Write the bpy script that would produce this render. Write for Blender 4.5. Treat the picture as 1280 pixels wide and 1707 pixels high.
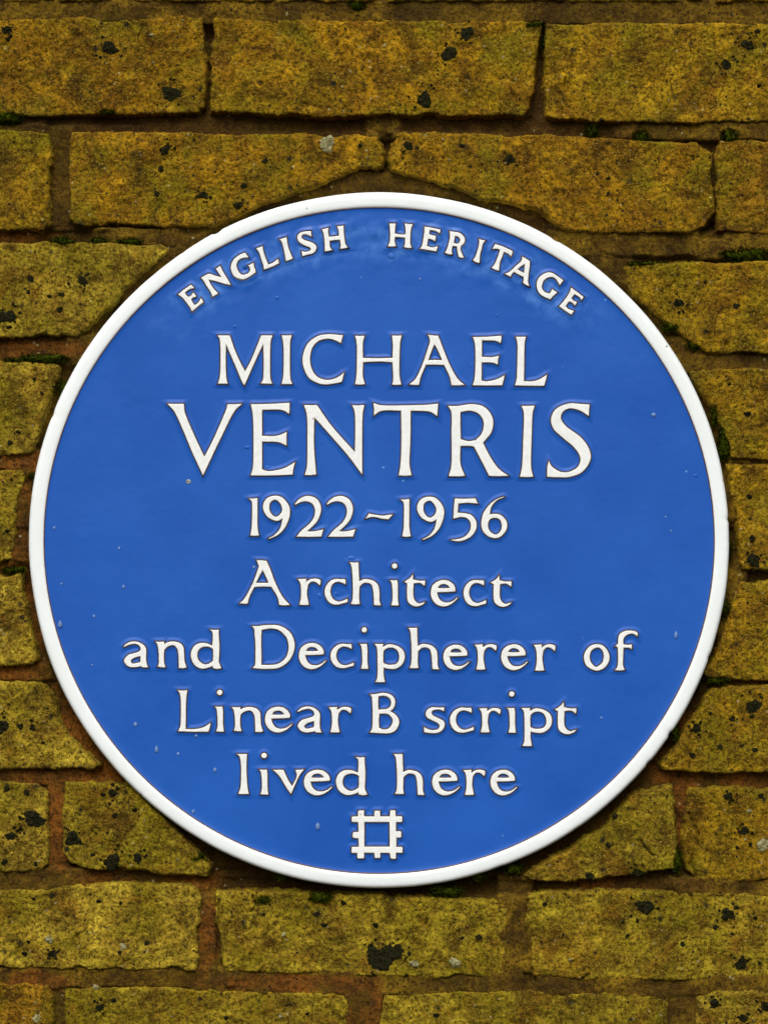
import bpy, math, random
import numpy as np

# ------------------------------------------------------------------ camera, sky, sun, exposure
for o in list(bpy.data.objects):
    bpy.data.objects.remove(o)
scene = bpy.context.scene
K = 0.495 / 1164.0            # metres for one measuring unit (the plaque is 495 mm = 1164 units across)
CX, CY, H0 = 640.0, 853.5, 2.6
DIST = 2.4
cam_d = bpy.data.cameras.new("camera")
cam = bpy.data.objects.new("camera", cam_d)
scene.collection.objects.link(cam)
cam.location = (0, -DIST, H0)
cam.rotation_euler = (math.pi / 2, 0, 0)
cam_d.sensor_fit = 'VERTICAL'
cam_d.angle_y = 2 * math.atan(1707 * K / 2 / DIST)
cam_d.clip_start = 0.05
cam_d.clip_end = 200
scene.camera = cam
scene.render.resolution_x, scene.render.resolution_y = 767, 1024

SUN_EL, SUN_AZ = math.radians(50), math.radians(-10)      # azimuth measured from straight out of the wall
w = bpy.data.worlds.new("World")
scene.world = w
w.use_nodes = True
nt = w.node_tree
bg = nt.nodes["Background"]
sky = nt.nodes.new("ShaderNodeTexSky")
sky.sky_type = 'NISHITA'
sky.sun_disc = False
sky.sun_elevation = SUN_EL
sky.sun_rotation = math.pi - SUN_AZ
sky.dust_density = 6.0
sky.air_density = 1.0
hs = nt.nodes.new("ShaderNodeHueSaturation")              # thin cloud takes most of the blue out of the sky
hs.inputs["Saturation"].default_value = 0.35
nt.links.new(sky.outputs[0], hs.inputs["Color"])
nt.links.new(hs.outputs[0], bg.inputs["Color"])
bg.inputs["Strength"].default_value = 0.09
sd = bpy.data.lights.new("sun", 'SUN')
sd.energy = 1.5
sd.angle = math.radians(40)
sd.color = (1.0, 0.985, 0.955)
sun = bpy.data.objects.new("sun", sd)
scene.collection.objects.link(sun)
sun.rotation_euler = (math.pi / 2 - SUN_EL, 0, SUN_AZ)
sun.location = (0, -3, 6)
scene.view_settings.view_transform = 'Standard'
scene.view_settings.look = 'None'
scene.view_settings.gamma = 1.0
scene.view_settings.use_curve_mapping = False
scene.view_settings.exposure = 0.51

rng = np.random.default_rng(11)
random.seed(5)

# ------------------------------------------------------------------ helpers
def P3(px, py, z):
    """units on the wall (x right, y down, z out of the wall) -> world metres"""
    return np.stack([(px - CX) * K, -z * K, (CY - py) * K + H0], -1)

_T = {}
def _lat(seed):
    if seed not in _T:
        _T[seed] = np.random.default_rng(seed).random((256, 256)) * 2 - 1
    return _T[seed]

def vnoise(x, y, seed):
    t = _lat(seed)
    xi = np.floor(x).astype(int); yi = np.floor(y).astype(int)
    fx = x - xi; fy = y - yi
    fx = fx * fx * fx * (fx * (fx * 6 - 15) + 10); fy = fy * fy * fy * (fy * (fy * 6 - 15) + 10)
    a = t[yi % 256, xi % 256]; b = t[yi % 256, (xi + 1) % 256]
    c = t[(yi + 1) % 256, xi % 256]; d = t[(yi + 1) % 256, (xi + 1) % 256]
    return (a * (1 - fx) + b * fx) * (1 - fy) + (c * (1 - fx) + d * fx) * fy

def fbm(x, y, size, octv, seed, gain=0.5):
    s = 0; a = 1.0
    for i in range(octv):
        s = s + a * vnoise(x / size + 17.3 * i, y / size + 5.1 * i, seed + i)
        size *= 0.5; a *= gain
    return s

def poly_sdf(px, py, poly):
    """signed distance, positive inside"""
    sh = px.shape
    x = px.ravel(); y = py.ravel()
    d2 = np.full(x.shape, 1e18); ins = np.zeros(x.shape, bool)
    n = len(poly)
    for i in range(n):
        ax, ay = poly[i]; bx, by = poly[(i + 1) % n]
        ex, ey = bx - ax, by - ay
        t = np.clip(((x - ax) * ex + (y - ay) * ey) / (ex * ex + ey * ey + 1e-12), 0, 1)
        q = (x - ax - t * ex) ** 2 + (y - ay - t * ey) ** 2
        d2 = np.minimum(d2, q)
        cr = ((ay > y) != (by > y)) & (x < (bx - ax) * (y - ay) / (by - ay + 1e-12) + ax)
        ins ^= cr
    d = np.sqrt(d2)
    return np.where(ins, d, -d).reshape(sh)

def seg_dist(px, py, pts):
    d2 = np.full(px.shape, 1e18)
    for (ax, ay), (bx, by) in zip(pts[:-1], pts[1:]):
        ex, ey = bx - ax, by - ay
        t = np.clip(((px - ax) * ex + (py - ay) * ey) / (ex * ex + ey * ey + 1e-12), 0, 1)
        d2 = np.minimum(d2, (px - ax - t * ex) ** 2 + (py - ay - t * ey) ** 2)
    return np.sqrt(d2)

def mesh_np(name, co, faces, smooth=True):
    """faces: (n,3) or (n,4) int array"""
    me = bpy.data.meshes.new(name)
    co = np.asarray(co, np.float32); faces = np.asarray(faces, np.int32)
    n, m = faces.shape
    me.vertices.add(len(co)); me.vertices.foreach_set("co", co.ravel())
    me.loops.add(n * m); me.loops.foreach_set("vertex_index", faces.ravel())
    me.polygons.add(n)
    me.polygons.foreach_set("loop_start", np.arange(0, n * m, m, dtype=np.int32))
    me.polygons.foreach_set("use_smooth", np.full(n, smooth, bool))
    me.update(calc_edges=True)
    me.validate()
    return me

def link(name, me, mat=None, parent=None, loc=None):
    o = bpy.data.objects.new(name, me)
    scene.collection.objects.link(o)
    if mat is not None and not me.materials:
        me.materials.append(mat)
    if parent is not None:
        o.parent = parent
    if loc is not None:
        o.location = loc
    return o

def grid_mesh(name, xs, ys, px, py, pz, keep, org, extra=None):
    """keep: bool on vertices; a quad stays when any of its vertices is kept"""
    ny, nx = px.shape
    idx = np.arange(ny * nx).reshape(ny, nx)
    q = np.stack([idx[:-1, :-1], idx[1:, :-1], idx[1:, 1:], idx[:-1, 1:]], -1).reshape(-1, 4)
    k = keep.ravel()
    q = q[k[q].any(1)]
    used = np.unique(q)
    remap = np.full(ny * nx, -1); remap[used] = np.arange(len(used))
    co = P3(px.ravel()[used], py.ravel()[used], pz.ravel()[used]) - np.asarray(org)
    me = mesh_np(name, co, remap[q])
    for an_, arr in (extra or {}).items():
        me.attributes.new(an_, 'FLOAT', 'POINT').data.foreach_set("value", arr.ravel()[used].astype(np.float32))
    return me

# ------------------------------------------------------------------ materials
def new_mat(name):
    m = bpy.data.materials.new(name)
    m.use_nodes = True
    return m, m.node_tree, m.node_tree.nodes["Principled BSDF"]

def nd(nt, typ, **kw):
    n = nt.nodes.new(typ)
    for k, v in kw.items():
        if k.startswith("i_"):
            n.inputs[k[2:]].default_value = v
        else:
            setattr(n, k, v)
    return n

def ramp(nt, src, stops):
    r = nt.nodes.new("ShaderNodeValToRGB")
    e = r.color_ramp.elements
    while len(e) < len(stops):
        e.new(0.5)
    for i, (p, c) in enumerate(stops):
        e[i].position = p
        e[i].color = c if len(c) == 4 else (*c, 1)
    nt.links.new(src, r.inputs[0])
    return r

def noise(nt, vec, scale, detail=4, rough=0.6, dist=0.0):
    n = nd(nt, "ShaderNodeTexNoise")
    n.inputs["Scale"].default_value = scale
    n.inputs["Detail"].default_value = detail
    n.inputs["Roughness"].default_value = rough
    n.inputs["Distortion"].default_value = dist
    nt.links.new(vec, n.inputs["Vector"])
    return n

def mixc(nt, fac, a, b, mode='MIX'):
    m = nt.nodes.new("ShaderNodeMix")
    m.data_type = 'RGBA'; m.blend_type = mode
    for sock, v in ((m.inputs[0], fac), (m.inputs[6], a), (m.inputs[7], b)):
        if hasattr(v, "links"):
            nt.links.new(v, sock)
        else:
            sock.default_value = v if isinstance(v, (int, float)) else (v if len(v) == 4 else (*v, 1))
    return m.outputs[2]

def world_vec(nt, rand=False):
    g = nt.nodes.new("ShaderNodeNewGeometry")
    return g.outputs["Position"]

def masonry(name, cols, sp_dark, sp_light, algae, use_tint, bump, rough=0.9, attrs=()):
    m, t, b = new_mat(name)
    v = world_vec(t)
    big = noise(t, v, 20, 5, 0.62, 0.5)
    mid = noise(t, v, 62, 5, 0.68)
    fine = noise(t, v, 420, 4, 0.72, 0.4)
    grit = noise(t, v, 780, 3, 0.75)
    base = ramp(t, mid.outputs[0], [(0.34, cols[0]), (0.5, cols[1]), (0.66, cols[2])]).outputs[0]
    if use_tint:
        oi = t.nodes.new("ShaderNodeObjectInfo")
        base = mixc(t, 1.0, base, oi.outputs["Color"], 'MULTIPLY')
    for an_, col_ in attrs:
        at_ = nd(t, "ShaderNodeAttribute"); at_.attribute_name = an_
        base = mixc(t, at_.outputs["Fac"], base, mixc(t, mid.outputs[0], tuple(c * 0.55 for c in col_), tuple(c * 1.45 for c in col_)))
    base = mixc(t, ramp(t, big.outputs[0], [(0.46, (0, 0, 0)), (0.62, (0.85,) * 3)]).outputs[0], base, algae)
    stain = noise(t, v, 38, 5, 0.7, 0.6)
    base = mixc(t, ramp(t, stain.outputs[0], [(0.47, (0, 0, 0)), (0.64, (0.82,) * 3)]).outputs[0], base, sp_dark)
    if use_tint:
        g2 = noise(t, v, 33, 5, 0.7, 0.8)
        base = mixc(t, ramp(t, g2.outputs["Color"], [(0.50, (0, 0, 0)), (0.66, (0.55,) * 3)]).outputs[0], base, (0.29, 0.115, 0.006))
        g3 = noise(t, v, 47, 6, 0.72, 0.3)
        base = mixc(t, ramp(t, g3.outputs[0], [(0.55, (0, 0, 0)), (0.72, (0.6,) * 3)]).outputs[0], base, (0.42, 0.31, 0.018))
    d = ramp(t, fine.outputs[0], [(0.38, (0.9,) * 3), (0.55, (0, 0, 0))]).outputs[0]
    base = mixc(t, d, base, sp_dark)
    l = ramp(t, grit.outputs[0], [(0.56, (0, 0, 0)), (0.70, (0.7,) * 3)]).outputs[0]
    base = mixc(t, l, base, sp_light)
    # sparse pale and black grains
    vo = nd(t, "ShaderNodeTexVoronoi"); vo.inputs["Scale"].default_value = 260
    t.links.new(v, vo.inputs["Vector"])
    sep = t.nodes.new("ShaderNodeSeparateColor"); t.links.new(vo.outputs["Color"], sep.inputs[0])
    near = ramp(t, vo.outputs["Distance"], [(0.16, (1, 1, 1)), (0.30, (0, 0, 0))]).outputs[0]
    blk = mixc(t, 1.0, near, ramp(t, sep.outputs[0], [(0.86, (0, 0, 0)), (0.90, (1, 1, 1))]).outputs[0], 'MULTIPLY')
    base = mixc(t, blk, base, (0.014, 0.012, 0.008))
    pal = mixc(t, 1.0, near, ramp(t, sep.outputs[1], [(0.965, (0, 0, 0)), (0.98, (0.6,) * 3)]).outputs[0], 'MULTIPLY')
    base = mixc(t, pal, base, (0.42, 0.36, 0.17))
    if use_tint:               # small round soot and lichen specks, soft at the edge
        v2 = nd(t, "ShaderNodeTexVoronoi"); v2.inputs["Scale"].default_value = 95
        dis = nd(t, "ShaderNodeVectorMath", operation='MULTIPLY_ADD'); dis.inputs[1].default_value = (0.006,) * 3
        t.links.new(fine.outputs["Color"], dis.inputs[0]); t.links.new(v, dis.inputs[2])
        t.links.new(dis.outputs[0], v2.inputs["Vector"])
        s2 = t.nodes.new("ShaderNodeSeparateColor"); t.links.new(v2.outputs["Color"], s2.inputs[0])
        n2 = ramp(t, v2.outputs["Distance"], [(0.10, (1, 1, 1)), (0.27, (0, 0, 0))]).outputs[0]
        k2 = mixc(t, 1.0, n2, ramp(t, s2.outputs[0], [(0.70, (0, 0, 0)), (0.86, (0.95,) * 3)]).outputs[0], 'MULTIPLY')
        base = mixc(t, k2, base, (0.012, 0.012, 0.007))
    t.links.new(base, b.inputs["Base Color"])
    b.inputs["Roughness"].default_value = rough
    b.inputs["Specular IOR Level"].default_value = 0.12
    add = nd(t, "ShaderNodeMath", operation='ADD')
    t.links.new(fine.outputs[0], add.inputs[0]); t.links.new(grit.outputs[0], add.inputs[1])
    bp = nd(t, "ShaderNodeBump"); bp.inputs["Strength"].default_value = bump
    bp.inputs["Distance"].default_value = 0.0016
    t.links.new(add.outputs[0], bp.inputs["Height"])
    t.links.new(bp.outputs[0], b.inputs["Normal"])
    return m

M_brick = masonry("brick", [(0.50, 0.42, 0.4), (1.0, 1.0, 1.0), (1.7, 1.75, 1.9)],
                  (0.040, 0.019, 0.001), (0.60, 0.40, 0.05), (0.200, 0.162, 0.003), True, 1.0)
M_mortar = masonry("mortar", [(0.022, 0.010, 0.002), (0.050, 0.023, 0.003), (0.09, 0.042, 0.005)],
                   (0.030, 0.014, 0.002), (0.20, 0.11, 0.015), (0.065, 0.040, 0.003), False, 0.8, attrs=(("ochre", (0.225, 0.132, 0.007)), ("rust", (0.21, 0.072, 0.008))))

def simple(name, col, rough, spec=0.5, coat=0.0, nz=None, bump=None, var=None):
    m, t, b = new_mat(name)
    b.inputs["Roughness"].default_value = rough
    b.inputs["Specular IOR Level"].default_value = spec
    b.inputs["Coat Weight"].default_value = coat
    b.inputs["Coat Roughness"].default_value = 0.08
    v = world_vec(t)
    if var:
        n = noise(t, v, var[0], 4, 0.6)
        c = ramp(t, n.outputs[0], [(0.35, col), (0.68, var[1])]).outputs[0]
        t.links.new(c, b.inputs["Base Color"])
    else:
        b.inputs["Base Color"].default_value = (*col, 1)
    if bump:
        n2 = noise(t, v, bump[0], 3, 0.5)
        bp = nd(t, "ShaderNodeBump"); bp.inputs["Strength"].default_value = bump[1]
        bp.inputs["Distance"].default_value = bump[2]
        t.links.new(n2.outputs[0], bp.inputs["Height"]); t.links.new(bp.outputs[0], b.inputs["Normal"])
    return m

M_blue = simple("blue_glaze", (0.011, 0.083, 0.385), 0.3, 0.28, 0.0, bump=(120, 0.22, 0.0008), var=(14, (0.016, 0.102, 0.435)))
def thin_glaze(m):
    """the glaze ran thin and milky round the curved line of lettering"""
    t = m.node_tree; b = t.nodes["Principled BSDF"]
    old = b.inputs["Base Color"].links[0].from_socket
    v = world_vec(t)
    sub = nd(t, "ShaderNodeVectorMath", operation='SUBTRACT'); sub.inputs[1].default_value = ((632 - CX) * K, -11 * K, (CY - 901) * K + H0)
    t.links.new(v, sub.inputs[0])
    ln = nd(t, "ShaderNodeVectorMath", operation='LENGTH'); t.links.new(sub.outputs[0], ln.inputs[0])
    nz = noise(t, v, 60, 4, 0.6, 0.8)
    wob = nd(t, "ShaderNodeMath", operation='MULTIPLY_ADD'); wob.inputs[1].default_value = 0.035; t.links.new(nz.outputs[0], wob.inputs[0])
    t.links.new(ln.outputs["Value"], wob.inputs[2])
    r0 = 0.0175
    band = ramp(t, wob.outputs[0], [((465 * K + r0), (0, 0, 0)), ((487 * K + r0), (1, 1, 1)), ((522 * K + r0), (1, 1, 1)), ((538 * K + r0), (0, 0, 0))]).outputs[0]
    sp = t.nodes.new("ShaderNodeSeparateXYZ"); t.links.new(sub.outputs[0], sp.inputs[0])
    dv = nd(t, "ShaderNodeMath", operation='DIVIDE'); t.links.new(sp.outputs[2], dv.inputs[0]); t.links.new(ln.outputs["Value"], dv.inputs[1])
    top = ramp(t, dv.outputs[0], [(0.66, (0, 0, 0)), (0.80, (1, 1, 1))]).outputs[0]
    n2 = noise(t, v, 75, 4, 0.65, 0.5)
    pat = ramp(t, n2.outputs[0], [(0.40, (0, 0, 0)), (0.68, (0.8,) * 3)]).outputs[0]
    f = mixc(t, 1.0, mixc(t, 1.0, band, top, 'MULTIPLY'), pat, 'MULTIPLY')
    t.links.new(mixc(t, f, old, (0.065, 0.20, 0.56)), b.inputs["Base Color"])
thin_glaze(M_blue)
M_white = simple("white_glaze", (0.80, 0.845, 0.83), 0.30, 0.5, 0.0, bump=(160, 0.2, 0.0008), var=(30, (0.77, 0.81, 0.79)))
M_letter = simple("letter_glaze", (0.82, 0.83, 0.80), 0.32, 0.5, 0.0, bump=(420, 0.3, 0.0006), var=(260, (0.73, 0.75, 0.72)))
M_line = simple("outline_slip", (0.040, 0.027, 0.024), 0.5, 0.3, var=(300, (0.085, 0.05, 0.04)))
M_rimline = simple("rim_slip", (0.085, 0.045, 0.035), 0.5, 0.3, var=(300, (0.15, 0.085, 0.06)))
def specks(m, scale, share, rad, col):
    t = m.node_tree; b = t.nodes["Principled BSDF"]
    old = b.inputs["Base Color"].links[0].from_socket
    vo = nd(t, "ShaderNodeTexVoronoi"); vo.inputs["Scale"].default_value = scale
    t.links.new(world_vec(t), vo.inputs["Vector"])
    sp = t.nodes.new("ShaderNodeSeparateColor"); t.links.new(vo.outputs["Color"], sp.inputs[0])
    f = mixc(t, 1.0, ramp(t, vo.outputs["Distance"], [(rad * 0.5, (1, 1, 1)), (rad, (0, 0, 0))]).outputs[0],
             ramp(t, sp.outputs[0], [(1 - share, (0, 0, 0)), (1 - share * 0.6, (1, 1, 1))]).outputs[0], 'MULTIPLY')
    t.links.new(mixc(t, f, old, col), b.inputs["Base Color"])
specks(M_white, 75, 0.10, 0.07, (0.06, 0.05, 0.04))
specks(M_blue, 70, 0.16, 0.075, (0.13, 0.30, 0.62))
specks(M_letter, 120, 0.05, 0.09, (0.25, 0.22, 0.18))
M_lichen = simple("black_lichen", (0.006, 0.006, 0.004), 1.0, 0.0, bump=(900, 1.0, 0.002), var=(700, (0.030, 0.028, 0.010)))
M_pale = simple("pale_lichen", (0.17, 0.14, 0.03), 0.95, 0.1, bump=(900, 1.0, 0.002), var=(420, (0.40, 0.38, 0.22)))
M_moss = simple("moss", (0.012, 0.022, 0.001), 1.0, 0.0, var=(420, (0.07, 0.085, 0.005)))
M_chip = simple("chip", (0.05, 0.045, 0.04), 0.9, 0.2, var=(900, (0.45, 0.45, 0.42)))
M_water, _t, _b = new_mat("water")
_b.inputs["Base Color"].default_value = (0.42, 0.66, 0.95, 1)  # pale blue paints in the light a clear drop would focus
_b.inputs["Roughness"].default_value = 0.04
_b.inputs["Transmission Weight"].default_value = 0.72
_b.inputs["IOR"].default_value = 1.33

# ------------------------------------------------------------------ the wall: bricks
OLIVE, AMBER, BROWN, GREEN = (0.38, 0.265, 0.020), (0.31, 0.160, 0.003), (0.25, 0.122, 0.004), (0.31, 0.222, 0.012)
AMBOL = (0.32, 0.185, 0.004)
BR = [
 (AMBER, "-185,34 0,33 200,30 338,29 344,100 337,178 330,186 230,189 0,193 -185,192"),
 (AMBER, "357,32 620,36 893,38 901,45 891,110 883,180 870,192 640,190 560,193 420,189 352,186"),
 (AMBOL, "912,42 1100,40 1300,42 1445,45 1445,200 1280,200 1150,203 1000,200 907,195"),
 (AMBOL, "-440,220 0,217 80,224 84,260 82,375 70,381 0,383 -440,385"),
 (AMBER, "122,222 250,222 420,226 560,226 630,228 637,240 636,275 628,280 600,279 560,297 500,317 460,330 425,345 390,360 355,374 250,376 125,374 118,365 118,300"),
 (AMBER, "660,223 900,226 1000,232 1160,240 1184,257 1183,285 1190,352 1173,375 1146,388 1051,388 947,383 931,372 900,353 850,335 806,330 773,315 722,303 653,282 650,268 651,236"),
 (BROWN, "1200,235 1300,235 1720,238 1720,390 1280,388 1196,383 1194,330 1191,270"),
 (OLIVE, "-385,408 0,408 100,405 200,407 270,410 278,418 240,450 205,480 180,515 140,550 128,559 0,561 -385,562"),
 (AMBOL, "1043,443 1120,442 1240,438 1480,432 1480,588 1280,588 1178,586 1150,568 1120,545 1090,518 1060,490 1048,470"),
 (OLIVE, "-300,603 0,603 90,606 101,612 92,640 82,670 65,715 55,750 48,757 -300,758"),
 (AMBOL, "1152,620 1200,617 1640,614 1640,768 1280,766 1219,763 1212,735 1197,698 1180,668 1162,640"),
 (OLIVE, "-480,785 0,785 36,787 38,800 30,830 25,870 24,930 18,936 -480,938"),
 (AMBOL, "1212,775 1300,775 1500,778 1500,950 1280,950 1236,948 1234,900 1228,860 1218,820"),
 (OLIVE, "-330,960 0,960 33,957 36,985 42,1020 52,1060 61,1100 55,1108 -330,1110"),
 (AMBOL, "1238,972 1300,972 1650,975 1650,1135 1280,1132 1180,1130 1175,1122 1192,1095 1205,1060 1215,1025 1228,995"),
 (OLIVE, "-350,1137 0,1136 67,1136 84,1158 95,1185 107,1210 122,1238 140,1256 163,1275 150,1280 -350,1282"),
 (AMBOL, "1188,1147 1300,1146 1590,1148 1590,1288 1280,1287 1180,1287 1103,1284 1099,1275 1120,1250 1142,1220 1165,1187 1178,1160"),
 (OLIVE, "-430,1306 0,1306 60,1310 76,1322 80,1345 80,1440 70,1452 -430,1452"),
 (GREEN, "110,1305 215,1310 228,1320 250,1345 285,1380 318,1412 348,1446 343,1460 270,1456 140,1445 118,1437 108,1420 108,1360"),
 (GREEN, "1118,1311 1090,1313 1066,1320 1050,1335 1018,1365 980,1398 950,1418 910,1440 876,1460 885,1466 940,1468 1020,1460 1100,1449 1120,1444 1124,1425 1122,1370"),
 (AMBOL, "1150,1318 1200,1317 1300,1314 1650,1314 1650,1468 1280,1466 1165,1468 1145,1450 1138,1400 1145,1350"),
 (OLIVE, "-180,1487 80,1486 115,1476 200,1474 325,1482 332,1500 331,1590 326,1618 200,1614 -180,1612"),
 (GREEN, "362,1492 420,1489 520,1491 700,1497 830,1503 843,1515 842,1600 836,1628 700,1630 560,1622 440,1622 376,1618 366,1590 360,1540"),
 (GREEN, "882,1492 950,1488 1050,1487 1150,1490 1300,1495 1385,1495 1385,1625 1280,1626 1150,1632 1000,1632 890,1628 884,1590 878,1540"),
 (BROWN, "-425,1640 0,1640 80,1645 88,1660 84,1795 -425,1795"),
 (GREEN, "110,1650 250,1647 400,1655 560,1657 580,1668 582,1795 108,1795"),
 (GREEN, "640,1660 850,1653 1000,1658 1100,1660 1112,1672 1112,1795 626,1795"),
 (OLIVE, "1162,1662 1200,1655 1300,1652 1690,1652 1690,1795 1158,1795"),
]
BR = [(c, [tuple(map(float, p.split(","))) for p in s.split()]) for c, s in BR]
def rect(x0, y0, x1, y1):
    return [(x0, y0), (x1, y0), (x1, y1), (x0, y1)]
# the courses go on past the frame
for x in (-430, 100, 648, 1195):
    BR.append((AMBER, rect(x, -150, x + 522, 1)))
for x in (-165, 358, 912):
    BR.append((AMBER, rect(x, -332, x + 528, -175)))
    BR.append((OLIVE, rect(x, 1822, x + 528, 1965)))
for x0, y0, x1, y1 in [(-480, 34, -202, 192), (1460, 45, 1720, 200), (-480, 408, -402, 562), (1497, 434, 1720, 588), (-480, 603, -316, 758),
                       (1655, 614, 1720, 768), (1516, 778, 1720, 950), (-480, 960, -346, 1110), (1666, 975, 1720, 1135),
                       (-480, 1137, -366, 1282), (1606, 1148, 1720, 1288), (1666, 1314, 1720, 1468), (-480, 1487, -197, 1612), (1401, 1495, 1720, 1625)]:
    BR.append((AMBOL, rect(x0, y0, x1, y1)))

CRACKS = ["1150,1355 1157,1375 1166,1390 1164,1412", "1155,1425 1150,1441 1160,1462", "1066,1402 1080,1418 1088,1427",
          "943,1490 946,1510 939,1523", "955,318 955,372", "240,33 238,48 232,60", "941,130 944,152", "711,1532 710,1543",
          "970,1632 982,1624", "650,36 652,22", "420,1492 424,1508 420,1520", "881,1500 880,1560 886,1640", "366,1500 363,1550 372,1618", "985,400 1000,420 1030,428 1060,432", "1186,240 1190,300 1193,360"]
CRACKS = [[tuple(map(float, p.split(","))) for p in s.split()] for s in CRACKS]
PITS = rng.random((1500, 4)) * np.array([2240, 2300, 1, 1]) + np.array([-480, -320, 0, 0])

def axis(lo, hi, flo, fhi, fine, coarse):
    a = []
    if lo < flo: a.append(np.arange(lo, min(flo, hi), coarse))
    s, e = max(lo, flo), min(hi, fhi)
    if e > s: a.append(np.arange(s, e, fine))
    if hi > fhi: a.append(np.arange(max(fhi, lo), hi, coarse))
    a.append(np.array([hi]))
    return np.concatenate(a)

def relief(px, py):
    r = 2.2 * fbm(px, py, 70, 3, 40) + 1.5 * fbm(px, py, 11, 3, 50, 0.65)
    rid = np.abs(fbm(px, py, 26, 3, 60))
    r = r - 1.6 * np.clip(0.12 - rid, 0, 1) / 0.12 * (fbm(px, py, 60, 2, 66) > 0.15)
    return r

wall = bpy.data.objects.new("brick_wall", None)
scene.collection.objects.link(wall)
wall.location = (0, 0, 0)
wall["label"] = "old yellow brick wall with brown mortar, dark lichen spots and moss in the joints"
wall["category"] = "wall"

bricks = []
for bi, (tint, poly) in enumerate(BR):
    pa = np.array(poly)
    lo = pa.min(0) - 7; hi = pa.max(0) + 7
    infr = hi[0] > -15 and lo[0] < 1295 and hi[1] > -15 and lo[1] < 1722
    fine = 2.0 if infr else 7.0
    xs = axis(lo[0], hi[0], -14, 1294, fine, 7.0)
    ys = axis(lo[1], hi[1], -14, 1721, fine, 7.0)
    px, py = np.meshgrid(xs, ys)
    d = poly_sdf(px, py, poly)
    d = d + 2.0 + 1.9 * fbm(px, py, 40, 4, 20 + bi % 5, 0.55) + 1.1 * fbm(px, py, 7, 2, 30)
    # chipped arrises here and there
    d = d - 7.0 * np.clip(fbm(px, py, 60, 3, 70) - 0.45, 0, 1)
    face = (bi * 37 % 11 - 5) * 0.35
    tilt = ((bi * 53 % 7) - 3) * 0.004 * (py - pa[:, 1].mean())
    z = face + tilt + relief(px, py)
    R = 5.0
    dd = np.clip(d, 0, R)
    z = z - 0.85 * (R - np.sqrt(np.maximum(R * R - (R - dd) ** 2, 0)))
    z = np.where(d < 0, z - np.minimum(-d * 7, 18), z)
    for (qx, qy, a, b_) in PITS:
        if lo[0] < qx < hi[0] and lo[1] < qy < hi[1]:
            r = 1.8 + 4.5 * a ** 3
            g = np.exp(-(((px - qx) ** 2 + (py - qy) ** 2) / (r * r)))
            z = z - (1.5 + 3.5 * b_) * g
    for c in CRACKS:
        if lo[0] < c[0][0] < hi[0] and lo[1] < c[0][1] < hi[1]:
            sd_ = seg_dist(px + 2 * fbm(px, py, 12, 2, 77), py, c)
            z = z - 7.0 * np.exp(-(sd_ / 1.7) ** 2)
    org = P3(pa[:, 0].mean(), pa[:, 1].mean(), 0.0)
    me = grid_mesh("brick", xs, ys, px, py, z, d > -2.4, org)
    o = link("brick", me, M_brick, wall, org)
    v = 0.86 + 0.32 * ((bi * 29 % 10) / 10)
    o.color = (tint[0] * v, tint[1] * v, tint[2] * v, 1)
    bricks.append((o, poly, face, pa[:, 1].mean(), (bi * 53 % 7 - 3) * 0.004, org))

# ------------------------------------------------------------------ the wall: mortar bed
PCX, PCY, PRX, PRY = 632.0, 901.0, 582.0, 579.0
# flush or smeared joints: x, y, half width, half height, rise
FLUSH = [(200, 16, 420, 16, 9.5), (900, 20, 500, 16, 8.5), (230, 395, 60, 9, 8.5), (30, 205, 40, 9, 8), (1050, 405, 140, 16, 7.5),
         (1235, 408, 60, 18, 8.5), (1100, 215, 60, 10, 7), (1230, 215, 60, 12, 8), (640, 208, 22, 16, 7), (1230, 600, 80, 12, 7.5),
         (1222, 1000, 14, 60, 9), (1215, 1090, 10, 30, 8), (1220, 830, 14, 40, 6), (1140, 590, 30, 26, 7), (1205, 735, 14, 40, 7),
         (1240, 770, 60, 5, 7), (40, 860, 16, 80, 8), (20, 765, 60, 8, 6), (200, 1630, 330, 12, 9), (700, 1640, 360, 14, 9.5), (1050, 1643, 260, 12, 10),
         (40, 1468, 100, 14, 9), (860, 1560, 20, 90, 9.5), (345, 1550, 16, 80, 7), (1240, 1480, 110, 9, 9.5), (605, 1690, 24, 60, 10), (1135, 1700, 26, 60, 9),
         (95, 1690, 14, 60, 6), (300, 440, 40, 40, 6), (250, 480, 40, 30, 5), (150, 580, 30, 20, 6), (990, 395, 60, 20, 6), (1020, 440, 30, 30, 6),
         (640, 305, 80, 14, 4), (98, 1380, 10, 90, 5), (100, 290, 14, 80, 4), (30, 1120, 60, 8, 5), (60, 1295, 90, 8, 5)]
xs = axis(-480, 1720, -14, 1294, 2.4, 9.0)
ys = axis(-332, 1965, -14, 1721, 2.4, 9.0)
px, py = np.meshgrid(xs, ys)
z = -18.5 + 1.8 * fbm(px, py, 60, 3, 80) + 1.1 * fbm(px, py, 12, 3, 90, 0.65)
rise = np.zeros_like(z)
for (fx, fy, rx, ry, a) in FLUSH:
    u = np.maximum(np.abs(px - fx) / (rx + 10), np.abs(py - fy) / (ry + 8)) + 0.12 * fbm(px, py, 30, 2, 100)
    rise = np.maximum(rise, 1.62 * a * np.clip((1.12 - u) / 0.25, 0, 1))
z = z + rise
pr = np.hypot((px - PCX) / PRX, (py - PCY) / PRY) * 580
z = z - 5 * np.exp(-((pr - 583) / 6.0) ** 2) - 5 * np.clip(1.4 - np.abs(pr - 590) / 18, 0, 1) * (py > 880)
for c in CRACKS:
    z = z - 4.0 * np.exp(-(seg_dist(px, py, c) / 1.8) ** 2)
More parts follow.
